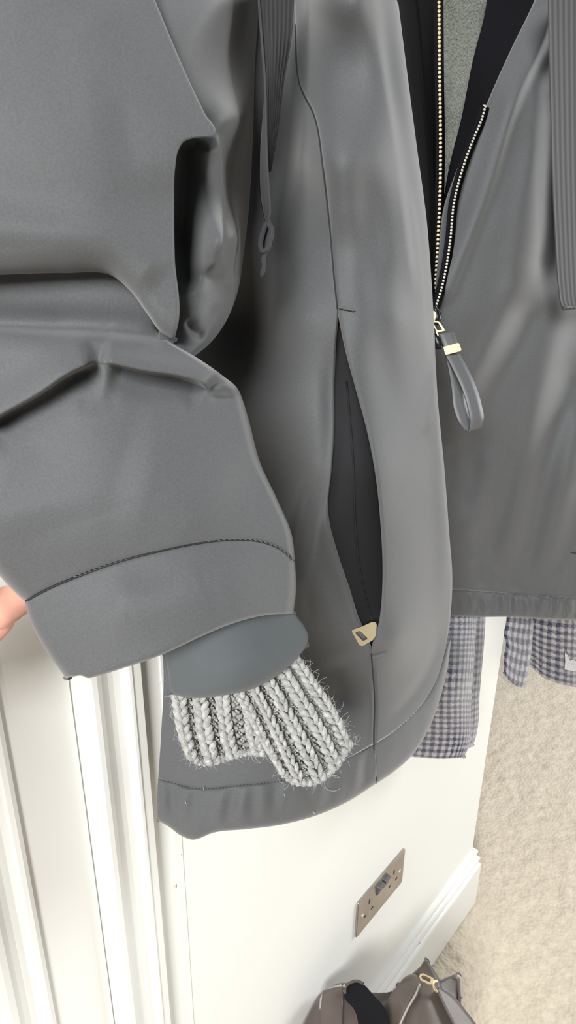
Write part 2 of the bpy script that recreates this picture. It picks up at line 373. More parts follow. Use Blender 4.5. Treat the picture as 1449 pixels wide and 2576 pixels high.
# ------------------------------------------------------------------ socket
sx0, sx1, sz0, sz1 = .748, .900, CAMH - 1.180, CAMH - 1.094
sk = empty('wall_socket', ((sx0+sx1)/2, 0, sz0), 'brushed steel double power socket low on the white wall', 'socket')
def rrect(x0, x1, z0, z1, r, n=5):
    out = []
    for cx, cz, a0 in ((x1-r, z1-r, 0), (x0+r, z1-r, 90), (x0+r, z0+r, 180), (x1-r, z0+r, 270)):
        for i in range(n + 1):
            a = math.radians(a0 + 90*i/n); out.append((cx + r*math.cos(a), cz + r*math.sin(a)))
    return out
def wallplate(name, outline, y0, y1, m, parent, bevel=.0008, inset=None):
    n = len(outline); V = [(x, y0, z) for x, z in outline] + [(x, y1, z) for x, z in outline]
    Fc = [tuple(range(n))[::-1], tuple(range(n, 2*n))] + [(i, (i+1) % n, n + (i+1) % n, n+i) for i in range(n)]
    o = mesh_obj(name, V, Fc, m, parent, smooth=False)
    bm = bmesh.new(); bm.from_mesh(o.data); bmesh.ops.recalc_face_normals(bm, faces=bm.faces); bm.to_mesh(o.data); bm.free()
    if bevel:
        b = o.modifiers.new('bevel', 'BEVEL'); b.width = bevel; b.segments = 3; b.limit_method = 'ANGLE'
    return o
wallplate('face_plate', rrect(sx0, sx1, sz0, sz1, .004), 0, -.0045, M_plate, sk, .0012)
mx, mz = (sx0+sx1)/2, (sz0+sz1)/2
for sgn in (-1, 1):
    cx = mx + sgn*.040
    wallplate('earth_slot', rrect(cx-.0022, cx+.0022, mz+.010, mz+.020, .0005, 2), -.0040, -.0047, M_dark, sk, 0)
    for q in (-1, 1): wallplate('pin_slot', rrect(cx+q*.011-.0035, cx+q*.011+.0035, mz-.014, mz-.0095, .0005, 2), -.0040, -.0047, M_dark, sk, 0)
    rx = mx + sgn*.010
    V = [(rx-.0075, -.004, mz+.008), (rx+.0075, -.004, mz+.008), (rx+.0075, -.004, mz+.031), (rx-.0075, -.004, mz+.031),
         (rx-.0075, -.0060, mz+.008), (rx+.0075, -.0060, mz+.008), (rx+.0075, -.0125, mz+.031), (rx-.0075, -.0125, mz+.031)]
    rk = mesh_obj('rocker_switch', V, [(3,2,1,0),(4,5,6,7),(0,1,5,4),(1,2,6,5),(2,3,7,6),(3,0,4,7)], M_rocker, sk, smooth=False, bevel=.0008)
    a = np.linspace(0, 2*math.pi, 13)[:-1]; wallplate('screw', [(mx + sgn*.0605 + .0035*math.cos(t), mz + .0035*math.sin(t)) for t in a], -.0042, -.0056, M_steel, sk, .0006)

# ------------------------------------------------------------------ the jacket
J = empty('jacket', (.55, -.02, 1.0), 'charcoal hooded jacket with open brass zip, hanging by its sleeve side', 'jacket')
J['label'] = 'charcoal grey zip jacket hanging open in front of the checked coat'

# --- front: body field (near half, left of the zip)
bodyC = [(380,-60,.08),(500,0,.09),(630,0,.025),(740,0,.04),(800,0,.108),(900,0,.15),(1000,0,.14),(1000,-100,.14),(700,-100,.05),(430,-520,.07),(580,-520,.08),(700,-520,.11),(930,-520,.12),
 (400,400,.09),(520,400,.08),(640,400,.022),(710,400,.050),(780,400,.118),(900,400,.165),(1055,400,.155),
 (450,800,.06),(570,800,.022),(650,800,.05),(750,800,.120),(850,800,.155),(1000,800,.178),(1092,800,.16),
 (450,1200,.04),(560,1200,.055),(680,1200,.085),(800,1200,.145),(960,1200,.185),(1120,1200,.172),
 (400,1600,.03),(600,1600,.085),(780,1600,.14),(900,1600,.162),(1000,1600,.180),(1130,1600,.160),
 (400,1850,.035),(600,1850,.10),(800,1850,.145),(950,1850,.168),(1080,1800,.165),
 (397,2080,.039),(480,2110,.073),(640,2090,.12),(790,2060,.147),(945,1970,.166),(1040,1900,.174)]
bodyF = [([(740,-520),(800,-80),(815,150),(840,420),(870,640)], .008, 40, 60, .1),
 ([(860,-520),(930,-80),(955,150),(990,370),(1015,560),(1040,760)], .010, 80, 14, .1),
 ([(1010,400),(1040,560),(1062,760),(1075,960)], .005, 30, 10, .3),
 ([(900,300),(940,600),(960,850),(1000,1100)], -.006, 40, 40, .3),
 ([(700,650),(730,900),(770,1080),(795,1190)], .008, 60, 60, .3),
 ([(800,1170),(770,1270),(742,1400),(725,1480)], -.012, 26, 34, .25),
 ([(835,1200),(800,1330),(775,1450),(790,1560),(835,1640)], .009, 30, 34, .3),
 ([(850,1640),(868,1720),(850,1800)], -.010, 45, 40, .3),
 ([(1105,1000),(1110,1200),(1118,1400),(1110,1600)], .004, 20, 14, .3),
 ([(1000,1250),(1040,1400),(1040,1560),(1020,1700)], .008, 60, 50, .3),
 ([(1105,1540),(1090,1650),(1040,1745),(960,1830)], -.004, 14, 14, .3)]
BODY = Field(bodyC, bodyF)
seam_up = [(700,-520),(735,-80),(742,60),(755,215),(790,290),(812,420),(828,560),(840,700),(848,775)]
lipL = [(848,775),(842,860),(838,960),(838,1080),(831,1190),(822,1290),(846,1390),(872,1470),(895,1545),(933,1642)]
lipR = [(848,775),(866,870),(895,980),(922,1080),(945,1200),(958,1330),(962,1460),(954,1560),(933,1642)]
seam_dn = [(933,1642),(942,1760),(940,1868)]
hemline = [(400,1955),(440,1972),(490,1984),(600,1977),(700,1966),(800,1940),(880,1906),(940,1876),(1000,1834),(1060,1775),(1098,1712),(1120,1640)]
contour = [(930,-520),(990,-80),(1001,0),(1020,150),(1050,380),(1074,560),(1085,700),(1091,800),(1101,1000),(1118,1180),(1130,1340),(1138,1460),(1132,1560),(1120,1640)]
class Lift:                                       # a field brought forward near a curve (pocket lip) or everywhere
    def __init__(s, f, folds=(), k=0): s.f = f; s.folds = folds; s.k = k
    def __call__(s, px, py):
        q = np.stack([np.ravel(px), np.ravel(py)], -1).astype(float); v = s.f(px, py) + s.k
        for f in s.folds: v = v - fold_val(q, *f).reshape(np.shape(px))
        return v
BODYL = Lift(BODY, [(lipL, -.012, 30, 40, .25)])
BODYR = Lift(BODY, [(lipR, .007, 40, 60, .2)])
sheet('front_panel', [(430,-520),(580,-520),(700,-520)], [(398,1958),(440,1972),(490,1984),(600,1977),(700,1966),(800,1940),(880,1906),(940,1872)],
      [(430,-520),(470,-80),(490,400),(440,800),(400,1200),(405,1600),(411,1680),(405,1850),(398,1958)], seam_up + lipL[1:] + [(937,1700),(941,1770),(940,1872)], BODYL, M_jacket, J, 7, tuck={'R': (4, .012, -6)})
sheet('front_panel', [(700,-520),(800,-520),(930,-520)], [(939,1876),(1000,1834),(1060,1775),(1098,1712),(1120,1640)],
      seam_up + lipR[1:] + [(937,1700),(942,1770),(939,1876)], contour, BODYR, M_jacket, J, 7, roll={'R': (22, .010), 'L': (8, .003)}, tuck={'R': (14, .24, 45), 'L': (5, .014, 6)}, dk=-.0012)
POCK = Lift(BODY, k=.020)
sheet('pocket_lining', [(838,770),(850,768),(862,770)], [(925,1650),(934,1652),(942,1650)], [(838,770),(815,900),(808,1100),(795,1250),(800,1330),(840,1470),(925,1650)],
      [(862,770),(900,900),(950,1080),(980,1250),(992,1400),(985,1540),(942,1650)], POCK, M_lining, J, 8)
tube('pocket_zip_tape', line3(POCK, [(872,960),(888,1150),(895,1330),(908,1450),(935,1560)], 30, .001), .0008, M_lining, J, 6)
# hem bands
def pucker(amp, n, seed=0):
    rs = np.random.default_rng(seed); ph = rs.uniform(0, 6.28, 6); fr = n * rs.uniform(.6, 1.5, 6); sl = rs.uniform(-1.5, 1.5, 6)
    def f(u, v, P):
        s = sum(np.sin(u*fr[i]*6.28 + ph[i] + sl[i]*v*2) for i in range(6)) / 3
        return amp * s * np.clip(np.sin(np.clip(v*1.15, 0, 1)*math.pi), 0, 1)**.7 + .0035 * np.sin(np.clip(v, 0, 1)*math.pi)
    return f
sheet('hem_band', [(398,1956),(440,1970),(490,1982),(600,1975),(700,1964),(800,1938),(880,1904),(941,1873)], [(397,2064),(425,2080),(455,2102),(480,2112),(540,2094),(620,2086),(700,2076),(800,2050),(880,2014),(948,1970)],
      [(398,1956),(395,2010),(397,2064)], [(941,1873),(947,1920),(948,1970)], BODY, M_jacket, J, 5, roll={'T': (10, .0025), 'B': (16, .006), 'R': (4, .0006)}, tuck={'B': (5, .02, 6), 'L': (4, .02, 4)}, wave=pucker(.0042, 9, 3), dk=-.001)
sheet('hem_band', [(938,1875),(1000,1832),(1060,1773),(1098,1710),(1122,1636)], [(946,1972),(990,1942),(1035,1902),(1080,1830),(1106,1760),(1124,1690),(1136,1600)],
      [(938,1875),(944,1921),(946,1972)], [(1122,1636),(1130,1618),(1136,1600)], BODY, M_jacket, J, 5, roll={'T': (10, .0025), 'B': (14, .006), 'L': (4, .0006)}, tuck={'B': (5, .03, 6), 'L': (3, .004, 0)}, wave=pucker(.0008, 4, 5), dk=-.001)
# seams and bar tacks
tube('seam', line3(BODYR, seam_up[2:], 60, .0022), .00045, M_seam, J, 5)
tube('seam', line3(BODY, [(934,1646),(942,1760),(940,1872),(948,1965)], 40, .0028), .00055, M_seam, J, 5)
def bartack(p0, p1, fld):
    Q = line3(fld, [p0, p1], 12, .0036); r = .0011 + .0002*np.sin(np.arange(12)*2.1); r[0] = r[-1] = .0004
    tube('bar_tack', Q, r, M_jacket, J, 6, .8)
bartack((852,772), (893,780), BODYR); bartack((936,1653), (974,1641), BODYR)
def stitches(name, fld, pts, n, lift, r, m, parent, slant=0, duty=.7):
    mb = MB(); Q = catmull(pts, n*4 + 1)
    for i in range(n):
        a, b = Q[4*i], Q[min(4*i + int(round(4*duty)), 4*n)]
        q = np.linspace(a, b, 5); d = (b - a) / max(np.linalg.norm(b-a), 1e-6); nn = np.array([-d[1], d[0]])
        q = q + nn * np.linspace(-slant, slant, 5)[:, None]
        k = fld(q[:, 0], q[:, 1]) - lift * np.array([.3, .9, 1, .9, .3])
        V, Fc = tube_arrays(U(q[:, 0], q[:, 1], k), r * np.array([.5, 1, 1.1, 1, .5]), 6); mb.add(V, Fc)
    return mb.build(name, m, parent)
stitches('hem_stitching', BODY, [(420,1966),(490,1984),(600,1977),(700,1966),(800,1940),(880,1906),(940,1876),(1000,1834),(1060,1775)], 80, .0018, .00035, M_thread, J)

for q in ((468,2019), (512,1984), (716,2000), (790,2044)):
    Q = np.array([(q[0]-1.5, q[1]-3), (q[0], q[1]), (q[0]+.5, q[1]+3)], float); tube('lint', U(Q[:, 0], Q[:, 1], BODY(Q[:, 0], Q[:, 1]) - .0075), .0004, M_wool, J, 5)
# --- sleeve
S1C = [(-100,-520,.30),(100,-520,.315),(300,-520,.335),(-100,-100,.295),(200,-100,.312),(380,-60,.335),(-100,300,.300),(200,300,.312),(420,250,.330),(530,340,.338),(430,500,.336),(250,500,.318),(-100,600,.308),(200,680,.326),(380,760,.340),(440,800,.346)]
S1 = Field(S1C, [([(-100,560),(120,590),(300,610),(420,700)], .006, 60, 60, .1), ([(240,-60),(330,150),(420,330),(425,520)], .004, 120, 90, .2), ([(-200,300),(100,330),(330,300)], .003, 150, 150, .2)], 'k')
sheet('sleeve_upper', [(-230,-520),(60,-520),(300,-520)], [(-225,700),(40,690),(160,687),(285,696),(330,735),(372,792),(405,836),(438,856)],
      [(-230,-520),(-235,100),(-225,700)], [(300,-520),(352,-90),(390,0),(428,92),(470,190),(515,285),(541,338),(537,343),(515,345),(485,348),(462,357),(448,380),(441,420),(438,520),(440,650),(449,812),(438,856)], S1, M_jacket, J, 6,
      roll={'B': (60, .014), 'R': (7, .002), 'L': (50, .02)}, tuck={'B': (5, .02, 10), 'R': (6, .035, 4), 'L': (7, .05, 30)})
S2C = [(330,-100,.36),(450,-60,.38),(280,-520,.35),(450,-520,.38),(660,-520,.45),(560,0,.395),(620,0,.465),(650,0,.525),(400,300,.365),(520,300,.385),(600,300,.425),(640,300,.53),(450,600,.385),(520,600,.378),(590,600,.415),(620,600,.52),(440,800,.375),(520,790,.385),(565,800,.42),(480,880,.38),(420,880,.372)]
S2 = Field(S2C, [([(540,335),(549,380),(555,470),(559,580),(561,705)], .022, 50, 8, .12), ([(470,340),(462,450),(462,600),(470,740)], -.014, 30, 30, .1), ([(561,700),(585,712),(606,690)], .006, 20, 22, .3), ([(470,800),(490,835),(520,852)], -.006, 9, 14, .3), ([(480,690),(530,740),(560,790)], .004, 25, 25, .3)], 'k')
sheet('sleeve_underside', [(280,-520),(450,-520),(660,-520)], [(400,905),(450,905),(490,896)], [(280,-520),(330,-90),(380,300),(400,600),(400,905)], [(660,-520),(660,-90),(642,150),(636,350),(628,500),(613,640),(597,738),(565,815),(530,862),(490,896)], S2, M_jacket, J, 6, roll={'R': (30, .02)}, tuck={'R': (6, .012, 20)})
S3C = [(-200,620,.330),(200,640,.345),(420,660,.362),(-200,820,.338),(150,820,.348),(400,840,.366),(-200,960,.338),(150,930,.340),(400,930,.362),(590,985,.392),(-200,1150,.335),(100,1120,.348),(400,1120,.362),(640,1160,.402),(0,1350,.345),(250,1320,.352),(500,1280,.372),(735,1400,.422),(60,1510,.365),(300,1420,.366),(600,1370,.392),(-200,1350,.34)]
S3 = Field(S3C, [([(-200,812),(0,815),(120,822),(250,827),(400,842)], -.010, 18, 46, .0),
                 ([(410,842),(300,850),(150,870),(-200,900)], .003, 40, 40, .1),
                 ([(-60,1085),(0,1045),(100,988),(180,934),(250,903)], .012, 5, 55, .12), ([(-60,1095),(0,1056),(100,1000),(180,948),(262,915)], -.008, 60, 6, .15),
                 ([(248,904),(300,916),(360,929),(450,943),(505,960),(532,982)], .014, 5, 50, .10), ([(270,920),(360,942),(450,956),(525,984)], -.010, 55, 6, .15),
                 ([(532,982),(565,972),(600,988)], .004, 8, 8, .3), ([(520,1000),(570,1003),(610,998)], -.003, 10, 6, .3),
                 ([(180,1005),(250,1012),(310,990)], -.0015, 30, 30, .3), ([(-50,1150),(60,1200),(120,1350)], .003, 180, 180, .3), ([(300,1150),(450,1200),(600,1290)], .004, 200, 180, .3)], 'k')
cuff_seam = [(62,1513),(120,1482),(200,1448),(300,1412),(400,1386),(500,1366),(600,1357),(655,1362),(700,1378),(742,1412)]
sheet('sleeve_lower', [(-215,630),(100,630),(425,630)], cuff_seam, [(-215,630),(-205,950),(-140,1240),(0,1450),(35,1488),(62,1513)],
      [(425,630),(413,760),(410,842),(440,866),(480,890),(560,945),(598,978),(612,1010),(624,1050),(655,1165),(700,1262),(735,1350),(742,1412)], S3, M_jacket, J, 5,
      roll={'R': (26, .014), 'B': (8, .003), 'L': (30, .012)}, tuck={'R': (7, .05, 30), 'L': (7, .04, 40)})
cuff_low = [(166,1706),(185,1702),(205,1700),(222,1706),(240,1702),(300,1684),(350,1668),(400,1650),(450,1628),(500,1604),(560,1578),(620,1558),(680,1546),(738,1544)]
SC = Field([(62,1513,.366),(300,1412,.368),(600,1357,.394),(742,1412,.424),(166,1706,.378),(400,1600,.370),(400,1650,.371),(600,1500,.388),(738,1544,.426),(300,1550,.364),(110,1610,.371)],
           [([(250,1500),(400,1520),(560,1460)], .004, 80, 60, .2)], 'k')
sheet('cuff_band', cuff_seam, cuff_low, [(62,1513),(75,1560),(112,1632),(166,1706)], [(742,1412),(745,1480),(738,1544)], SC, M_jacket, J, 5, roll={'R': (24, .012), 'L': (24, .010), 'T': (7, .002), 'B': (9, .004)},
      tuck={'B': (6, .03, 6), 'R': (7, .05, 30), 'L': (7, .045, 30)}, dk=-.0008)
stitches('cuff_stitching', SC, [(185,1452),(200,1447),(300,1411),(400,1385),(500,1365),(600,1356),(655,1361),(700,1377),(742,1411)], 44, .0012, .00032, M_jacket, J, 2.0, .8)
tube('seam', line3(SC, [(64,1512),(120,1482),(200,1449),(300,1413),(400,1387),(500,1367),(600,1358),(655,1363),(700,1379),(741,1412)], 60, .0004), .0005, M_seam, J, 5)
# soft inner cuff
IC = Field([(410,1640,.412),(430,1745,.425),(560,1560,.405),(560,1650,.405),(560,1750,.412),(735,1540,.438),(775,1610,.448),(700,1690,.425),(640,1620,.412),(480,1660,.408)], [([(440,1690),(560,1690),(700,1640)], .004, 40, 40, .2)], 'k')
sheet('inner_cuff', [(400,1600),(480,1560),(600,1510),(700,1500),(730,1520)], [(428,1747),(480,1756),(560,1750),(640,1731),(700,1698),(745,1658),(772,1625)], [(400,1600),(414,1650),(424,1700),(428,1747)], [(730,1520),(745,1548),(765,1575),(776,1600),(772,1625)], IC, M_neo, J, 5,
      roll={'B': (26, .010), 'R': (22, .010), 'L': (16, .006)}, tuck={'B': (6, .022, 10), 'R': (5, .03, 14), 'L': (5, .03, 10)})
tube('inner_cuff_edge', U(np.array([412,420,424,427.]), np.array([1638,1670,1710,1746.]), np.array([.424,.43,.432,.433])), .0015, M_neo, J, 6)

# --- knitted rib cuff below
def knit(name, T, B, L, R, fld, cols, rows, label, seed):
    rs = np.random.default_rng(seed)
    base = sheet(name, T, B, L, R, fld, M_wool, J, 6, roll={'B': (14, .006), 'L': (12, .005), 'R': (12, .005)}, tuck={'B': (4, .008, 4), 'L': (4, .01, 4), 'R': (4, .01, 4)}, dk=.0065)
    base['label'] = label
    nu, nv = 200, 200; G = coons(T, B, L, R, nu, nv)
    def at(u, v): 
        i = np.clip(np.asarray(v)*(nv-1), 0, nv-1).astype(int); j = np.clip(np.asarray(u)*(nu-1), 0, nu-1).astype(int); return G[i, j]
    for c, (u0, u1, front) in enumerate(cols):
        mb = MB(); uc = (u0+u1)/2; hw = (u1-u0)/2
        for r in range(rows):
            v0 = (r + .1 + rs.uniform(-.12, .12)) / rows; dv = 1.25 / rows
            for sgn in (-1, 1):
                t = np.linspace(0, 1, 6)
                if front: uu = uc + sgn*hw*(.92 - .78*t) + rs.uniform(-.06, .06)*hw; lift = .0030
                else: uu = uc + sgn*hw*(.15 + .75*t); lift = -.0035
                vv = np.clip(v0 + dv*t*(1 if front else .55) + (.0 if sgn < 0 else .25/rows), 0, .995)
                q = at(uu, vv); k = fld(q[:, 0], q[:, 1]) - lift*np.array([.2, .8, 1, 1, .8, .3])
                wpx = hw * np.linalg.norm(at(1, .5) - at(0, .5)) * .50
                rad = np.mean(k)/F * wpx * rs.uniform(.85, 1.1)
                Vv, Fc = tube_arrays(U(q[:, 0], q[:, 1], k), rad*np.array([.55, .95, 1.08, 1.05, .9, .5]), 7); mb.add(Vv, Fc)
        mb.build('rib', M_wool, base)
    # cast-off edge
    e = catmull(B, 60); k = fld(e[:, 0], e[:, 1]) - .001
    tube('knit_edge', U(e[:, 0], e[:, 1] - 6, k), .0024 + .0007*np.sin(np.arange(60)*1.9), M_wool, base, 8)
    # stray fibres
    fz = MB()
    for i in range(420):
        side = rs.integers(0, 4)
        u, v = (rs.uniform(), rs.uniform()) if side == 0 else (rs.uniform(), .98) if side == 1 else ((.985 if side == 2 else .015), rs.uniform(.1, 1))
        p = at(u, v); a = rs.uniform(0, 6.28); ln = rs.uniform(10, 34); cu = rs.normal(0, .9)
        tt = np.linspace(0, 1, 5); q = p + ln*np.stack([np.cos(a + cu*tt)*tt, np.sin(a + cu*tt)*tt], -1)
        k = fld(np.full(5, p[0]), np.full(5, p[1])) - .003 - rs.uniform(0, .004)*tt
        Vv, Fc = tube_arrays(U(q[:, 0], q[:, 1], k), .00010, 3); fz.add(Vv, Fc)
    o = fz.build('wool_fuzz', M_wool, base); o['kind'] = 'stuff'
    return base
KN = Field([(430,1740,.440),(500,1925,.452),(660,1905,.462),(600,1740,.440),(760,1660,.462),(885,1855,.482),(790,1975,.470),(700,1930,.456),(720,1800,.452)], [], 'k')
KNA = Lift(KN, k=.006)
def cols(n, gaps): 
    out = []; tot = sum(gaps); x = 0
    for i, g in enumerate(gaps): out.append((x/tot, (x+g)/tot, i % 2 == 0)); x += g
    return out
knit('knit_cuff', [(425,1700),(520,1715),(640,1700)], [(472,1902),(505,1922),(560,1914),(610,1900),(668,1898)], [(425,1700),(436,1770),(452,1850),(472,1902)], [(640,1700),(645,1780),(655,1850),(668,1898)], KNA, cols(7, [1.1,.6,1.1,.6,1.0,1.0,1.0]), 10, 'grey ribbed wool flap, straight ribs', 2)
knit('knit_cuff', [(575,1720),(660,1680),(745,1640)], [(705,1942),(735,1968),(790,1972),(840,1938),(884,1872)], [(575,1720),(618,1790),(660,1870),(705,1942)], [(745,1640),(800,1720),(850,1795),(884,1872)], KN, cols(9, [1.1,.7,1.0,.7,1.2,.6,1.3,.6,1.2]), 14, 'grey ribbed wool flap, slanting ribs', 5)
# a loose curl of wool on the hem
aa = np.linspace(.6, 5.6, 26); curl = np.stack([838 + 22*np.cos(aa), 1970 + 20*np.sin(aa)], -1)
tube('loose_fibre', U(curl[:, 0], curl[:, 1], BODY(curl[:, 0], curl[:, 1]) - .008), .00025, M_wool, J, 5)

# --- far half: facing, lining, right panel, zips
FAC = Field([(1000,-60,.135),(1050,-60,.10),(1100,-60,.085),(1020,200,.14),(1100,200,.09),(1060,500,.145),(1105,480,.105),(1085,780,.135),(1100,760,.115)])
sheet('front_facing', [(985,-80),(1040,-80),(1098,-80)], [(1084,800),(1090,802),(1097,800)], [(985,-80),(998,0),(1016,150),(1046,380),(1070,560),(1082,700),(1084,800)], [(1098,-80),(1099,0),(1102,200),(1106,330),(1105,480),(1099,620),(1097,800)], FAC, M_facing, J, 6, dk=.004)
LIN = Field([(1080,-80,.03),(1260,-80,.035),(1090,500,.06),(1200,300,.05),(1160,100,.028)], [([(1150,-80),(1160,150),(1130,350)], .008, 30, 30, .2)], noise=.0015)
sheet('fleece_lining', [(1060,-80),(1160,-80),(1270,-80)], [(1075,620),(1100,620),(1125,620)], [(1060,-80),(1070,300),(1075,620)], [(1270,-80),(1225,100),(1175,350),(1125,620)], LIN, M_fleece, J, 5)
S4C = [(1480,-420,.11),(1580,-420,.13),(1340,-80,.115),(1400,-80,.14),(1520,-80,.15),(1215,270,.12),(1300,270,.145),(1440,270,.16),(1130,560,.115),(1250,560,.15),(1450,560,.175),(1095,790,.115),(1200,790,.145),(1350,800,.165),(1500,800,.19),
 (1060,1000,.09),(1200,1000,.13),(1350,1000,.165),(1500,1000,.20),(1080,1200,.075),(1250,1200,.13),(1450,1200,.20),(1090,1480,.05),(1200,1480,.09),(1290,1490,.13),(1449,1500,.205),(1520,1500,.23),(1120,1550,.055),(1290,1550,.132),(1449,1558,.207)]
S4F = [([(1400,-60),(1379,58),(1297,246),(1233,457),(1162,645),(1112,775)], .012, 40, 16, .06),
 ([(1400,60),(1360,330),(1325,500),(1290,700),(1240,820)], .009, 34, 44, .15), ([(1385,150),(1378,400),(1366,620),(1350,740)], -.012, 24, 26, .15),
 ([(1440,700),(1394,852),(1325,1115),(1297,1300),(1278,1450)], .013, 44, 36, .12), ([(1330,640),(1290,760),(1215,900),(1160,1010),(1125,1100)], .009, 30, 36, .2),
 ([(1345,740),(1302,852),(1242,977),(1195,1115),(1149,1319)], -.012, 40, 34, .12), ([(1240,1110),(1205,1270),(1165,1380)], .008, 26, 22, .25), ([(1310,1130),(1264,1285),(1215,1425)], -.010, 26, 24, .2),
 ([(1480,1000),(1410,1260),(1350,1470)], .010, 32, 34, .15), ([(1460,880),(1385,1130),(1340,1330),(1310,1460)], -.011, 32, 30, .15), ([(1480,1200),(1450,1330),(1400,1470)], -.009, 26, 26, .2), ([(1137,1100),(1127,1280)], -.010, 18, 18, .3),
 ([(1190,1400),(1210,1484)], -.007, 12, 14, .3), ([(1245,1420),(1255,1484)], .006, 14, 14, .3), ([(1255,1430),(1300,1478),(1420,1494)], -.005, 14, 14, .3)]
P4 = Field(S4C, S4F, noise=.0006)
hem4 = [(1060,1484),(1145,1484),(1200,1487),(1290,1494),(1380,1500),(1449,1504),(1530,1508)]
sheet('front_panel', [(1480,-420),(1520,-420),(1580,-420)], hem4, [(1480,-420),(1375,-80),(1345,0),(1285,125),(1226,258),(1190,352),(1150,460),(1122,560),(1108,680),(1098,780),(1075,950),(1065,1200),(1060,1484)], [(1580,-420),(1540,-80),(1540,700),(1530,1508)], P4, M_jacket, J, 6, roll={'L': (10, .006)}, tuck={'L': (5, .012, 6)})
sheet('hem_band', hem4, [(1060,1548),(1145,1550),(1200,1552),(1290,1552),(1380,1558),(1449,1560),(1530,1563)], [(1060,1484),(1058,1515),(1060,1548)], [(1530,1508),(1531,1535),(1530,1563)], P4, M_jacket, J, 4, roll={'T': (8, .003), 'B': (10, .006)}, tuck={'B': (5, .025, 6)}, wave=pucker(.0085, 12, 11), dk=-.001)
stitches('hem_stitching', P4, [(1130,1485),(1200,1488),(1290,1495),(1380,1501),(1449,1505)], 46, .002, .00045, M_thread, J)
tube('seam', line3(P4, [(1436,1390),(1449,1392),(1470,1393)], 8, .001), .0007, M_seam, J, 5)
# dark facing behind the far edge
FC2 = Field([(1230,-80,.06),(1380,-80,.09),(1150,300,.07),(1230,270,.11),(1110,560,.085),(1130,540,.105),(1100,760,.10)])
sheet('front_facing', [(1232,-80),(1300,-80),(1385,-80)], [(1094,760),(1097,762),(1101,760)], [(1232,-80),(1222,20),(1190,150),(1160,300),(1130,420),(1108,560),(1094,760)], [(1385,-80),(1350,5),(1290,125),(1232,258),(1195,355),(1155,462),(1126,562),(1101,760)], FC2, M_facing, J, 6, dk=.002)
# folded inner strip beside the far zip (lit sliver) 
SL = Field([(1215,270,.125),(1120,560,.118),(1095,770,.12),(1150,430,.118)])
sheet('zip_guard', [(1220,262),(1221,262),(1222,262)], [(1092,770),(1094,771),(1096,770)], [(1220,262),(1186,340),(1145,440),(1118,520),(1104,640),(1092,770)], [(1222,262),(1196,330),(1160,430),(1134,520),(1122,600),(1096,770)], SL, M_jacket, J, 4, dk=.001)
# zips: tape with one tooth object each
def zip_chain(pts, off, n, m, tapemat, wpx, hpx, label):
    f = Field([(p[0], p[1], off) for p in pts] + [(pts[0][0]+200, pts[0][1], off)])
    P = catmull(pts, 80); d = np.gradient(P, axis=0); d /= np.linalg.norm(d, axis=1, keepdims=True); nn = np.stack([-d[:, 1], d[:, 0]], -1)
    w2 = 11
    A, B = P + nn*w2, P - nn*w2
    V = np.stack([U(A[:, 0], A[:, 1], f(A[:, 0], A[:, 1])), U(B[:, 0], B[:, 1], f(B[:, 0], B[:, 1]))], 1).reshape(-1, 3)
    tp = mesh_obj('zip_tape', V, grid_faces(80, 2), tapemat, J, solid=.0008, soff=1); tp['label'] = label
    me = None; Q = catmull(pts, n)
    dq = np.gradient(Q, axis=0); dq /= np.linalg.norm(dq, axis=1, keepdims=True)
    for i in range(n):
        p = Q[i]; k = float(f(p[0], p[1])); sc = k / F
        c = U(p[0], p[1], k - .0012); ex = U(p[0] - dq[i,1]*10, p[1] + dq[i,0]*10, k) - U(p[0], p[1], k); ey = U(p[0] + dq[i,0]*10, p[1] + dq[i,1]*10, k) - U(p[0], p[1], k)
        ex /= np.linalg.norm(ex); ey /= np.linalg.norm(ey); ez = np.cross(ex, ey)
        if me is None:
            bm = bmesh.new(); bmesh.ops.create_cube(bm, size=1); bmesh.ops.bevel(bm, geom=bm.edges[:], offset=.18, segments=1, affect='EDGES')
            me = bpy.data.meshes.new('zip_tooth'); bm.to_mesh(me); bm.free(); me.materials.append(m)
        o = bpy.data.objects.new('zip_tooth', me); COL.objects.link(o); o.parent = tp
        o.matrix_basis = J.matrix_world.inverted() @ Matrix([[ex[0]*wpx*sc, ey[0]*hpx*sc, ez[0]*.0022, c[0]], [ex[1]*wpx*sc, ey[1]*hpx*sc, ez[1]*.0022, c[1]], [ex[2]*wpx*sc, ey[2]*hpx*sc, ez[2]*.0022, c[2]], [0, 0, 0, 1]])
        o.matrix_parent_inverse = Matrix() ; o.matrix_basis = Matrix([[ex[0]*wpx*sc, ey[0]*hpx*sc, ez[0]*.0022, c[0]], [ex[1]*wpx*sc, ey[1]*hpx*sc, ez[1]*.0022, c[1]], [ex[2]*wpx*sc, ey[2]*hpx*sc, ez[2]*.0022, c[2]], [0, 0, 0, 1]])
zip_chain([(1101,-60),(1102,0),(1104,200),(1106,330),(1105,480),(1099,620),(1095,700),(1092,768)], .112, 76, M_brass, M_facing, 11, 6.4, 'brass teeth on the near zip edge')
zip_chain([(1219,268),(1208,305),(1195,335),(1160,430),(1140,510),(1131,600),(1119,680),(1106,735),(1094,772)], .128, 62, M_steel, M_facing, 9.5, 5.4, 'pale metal teeth on the far zip edge')

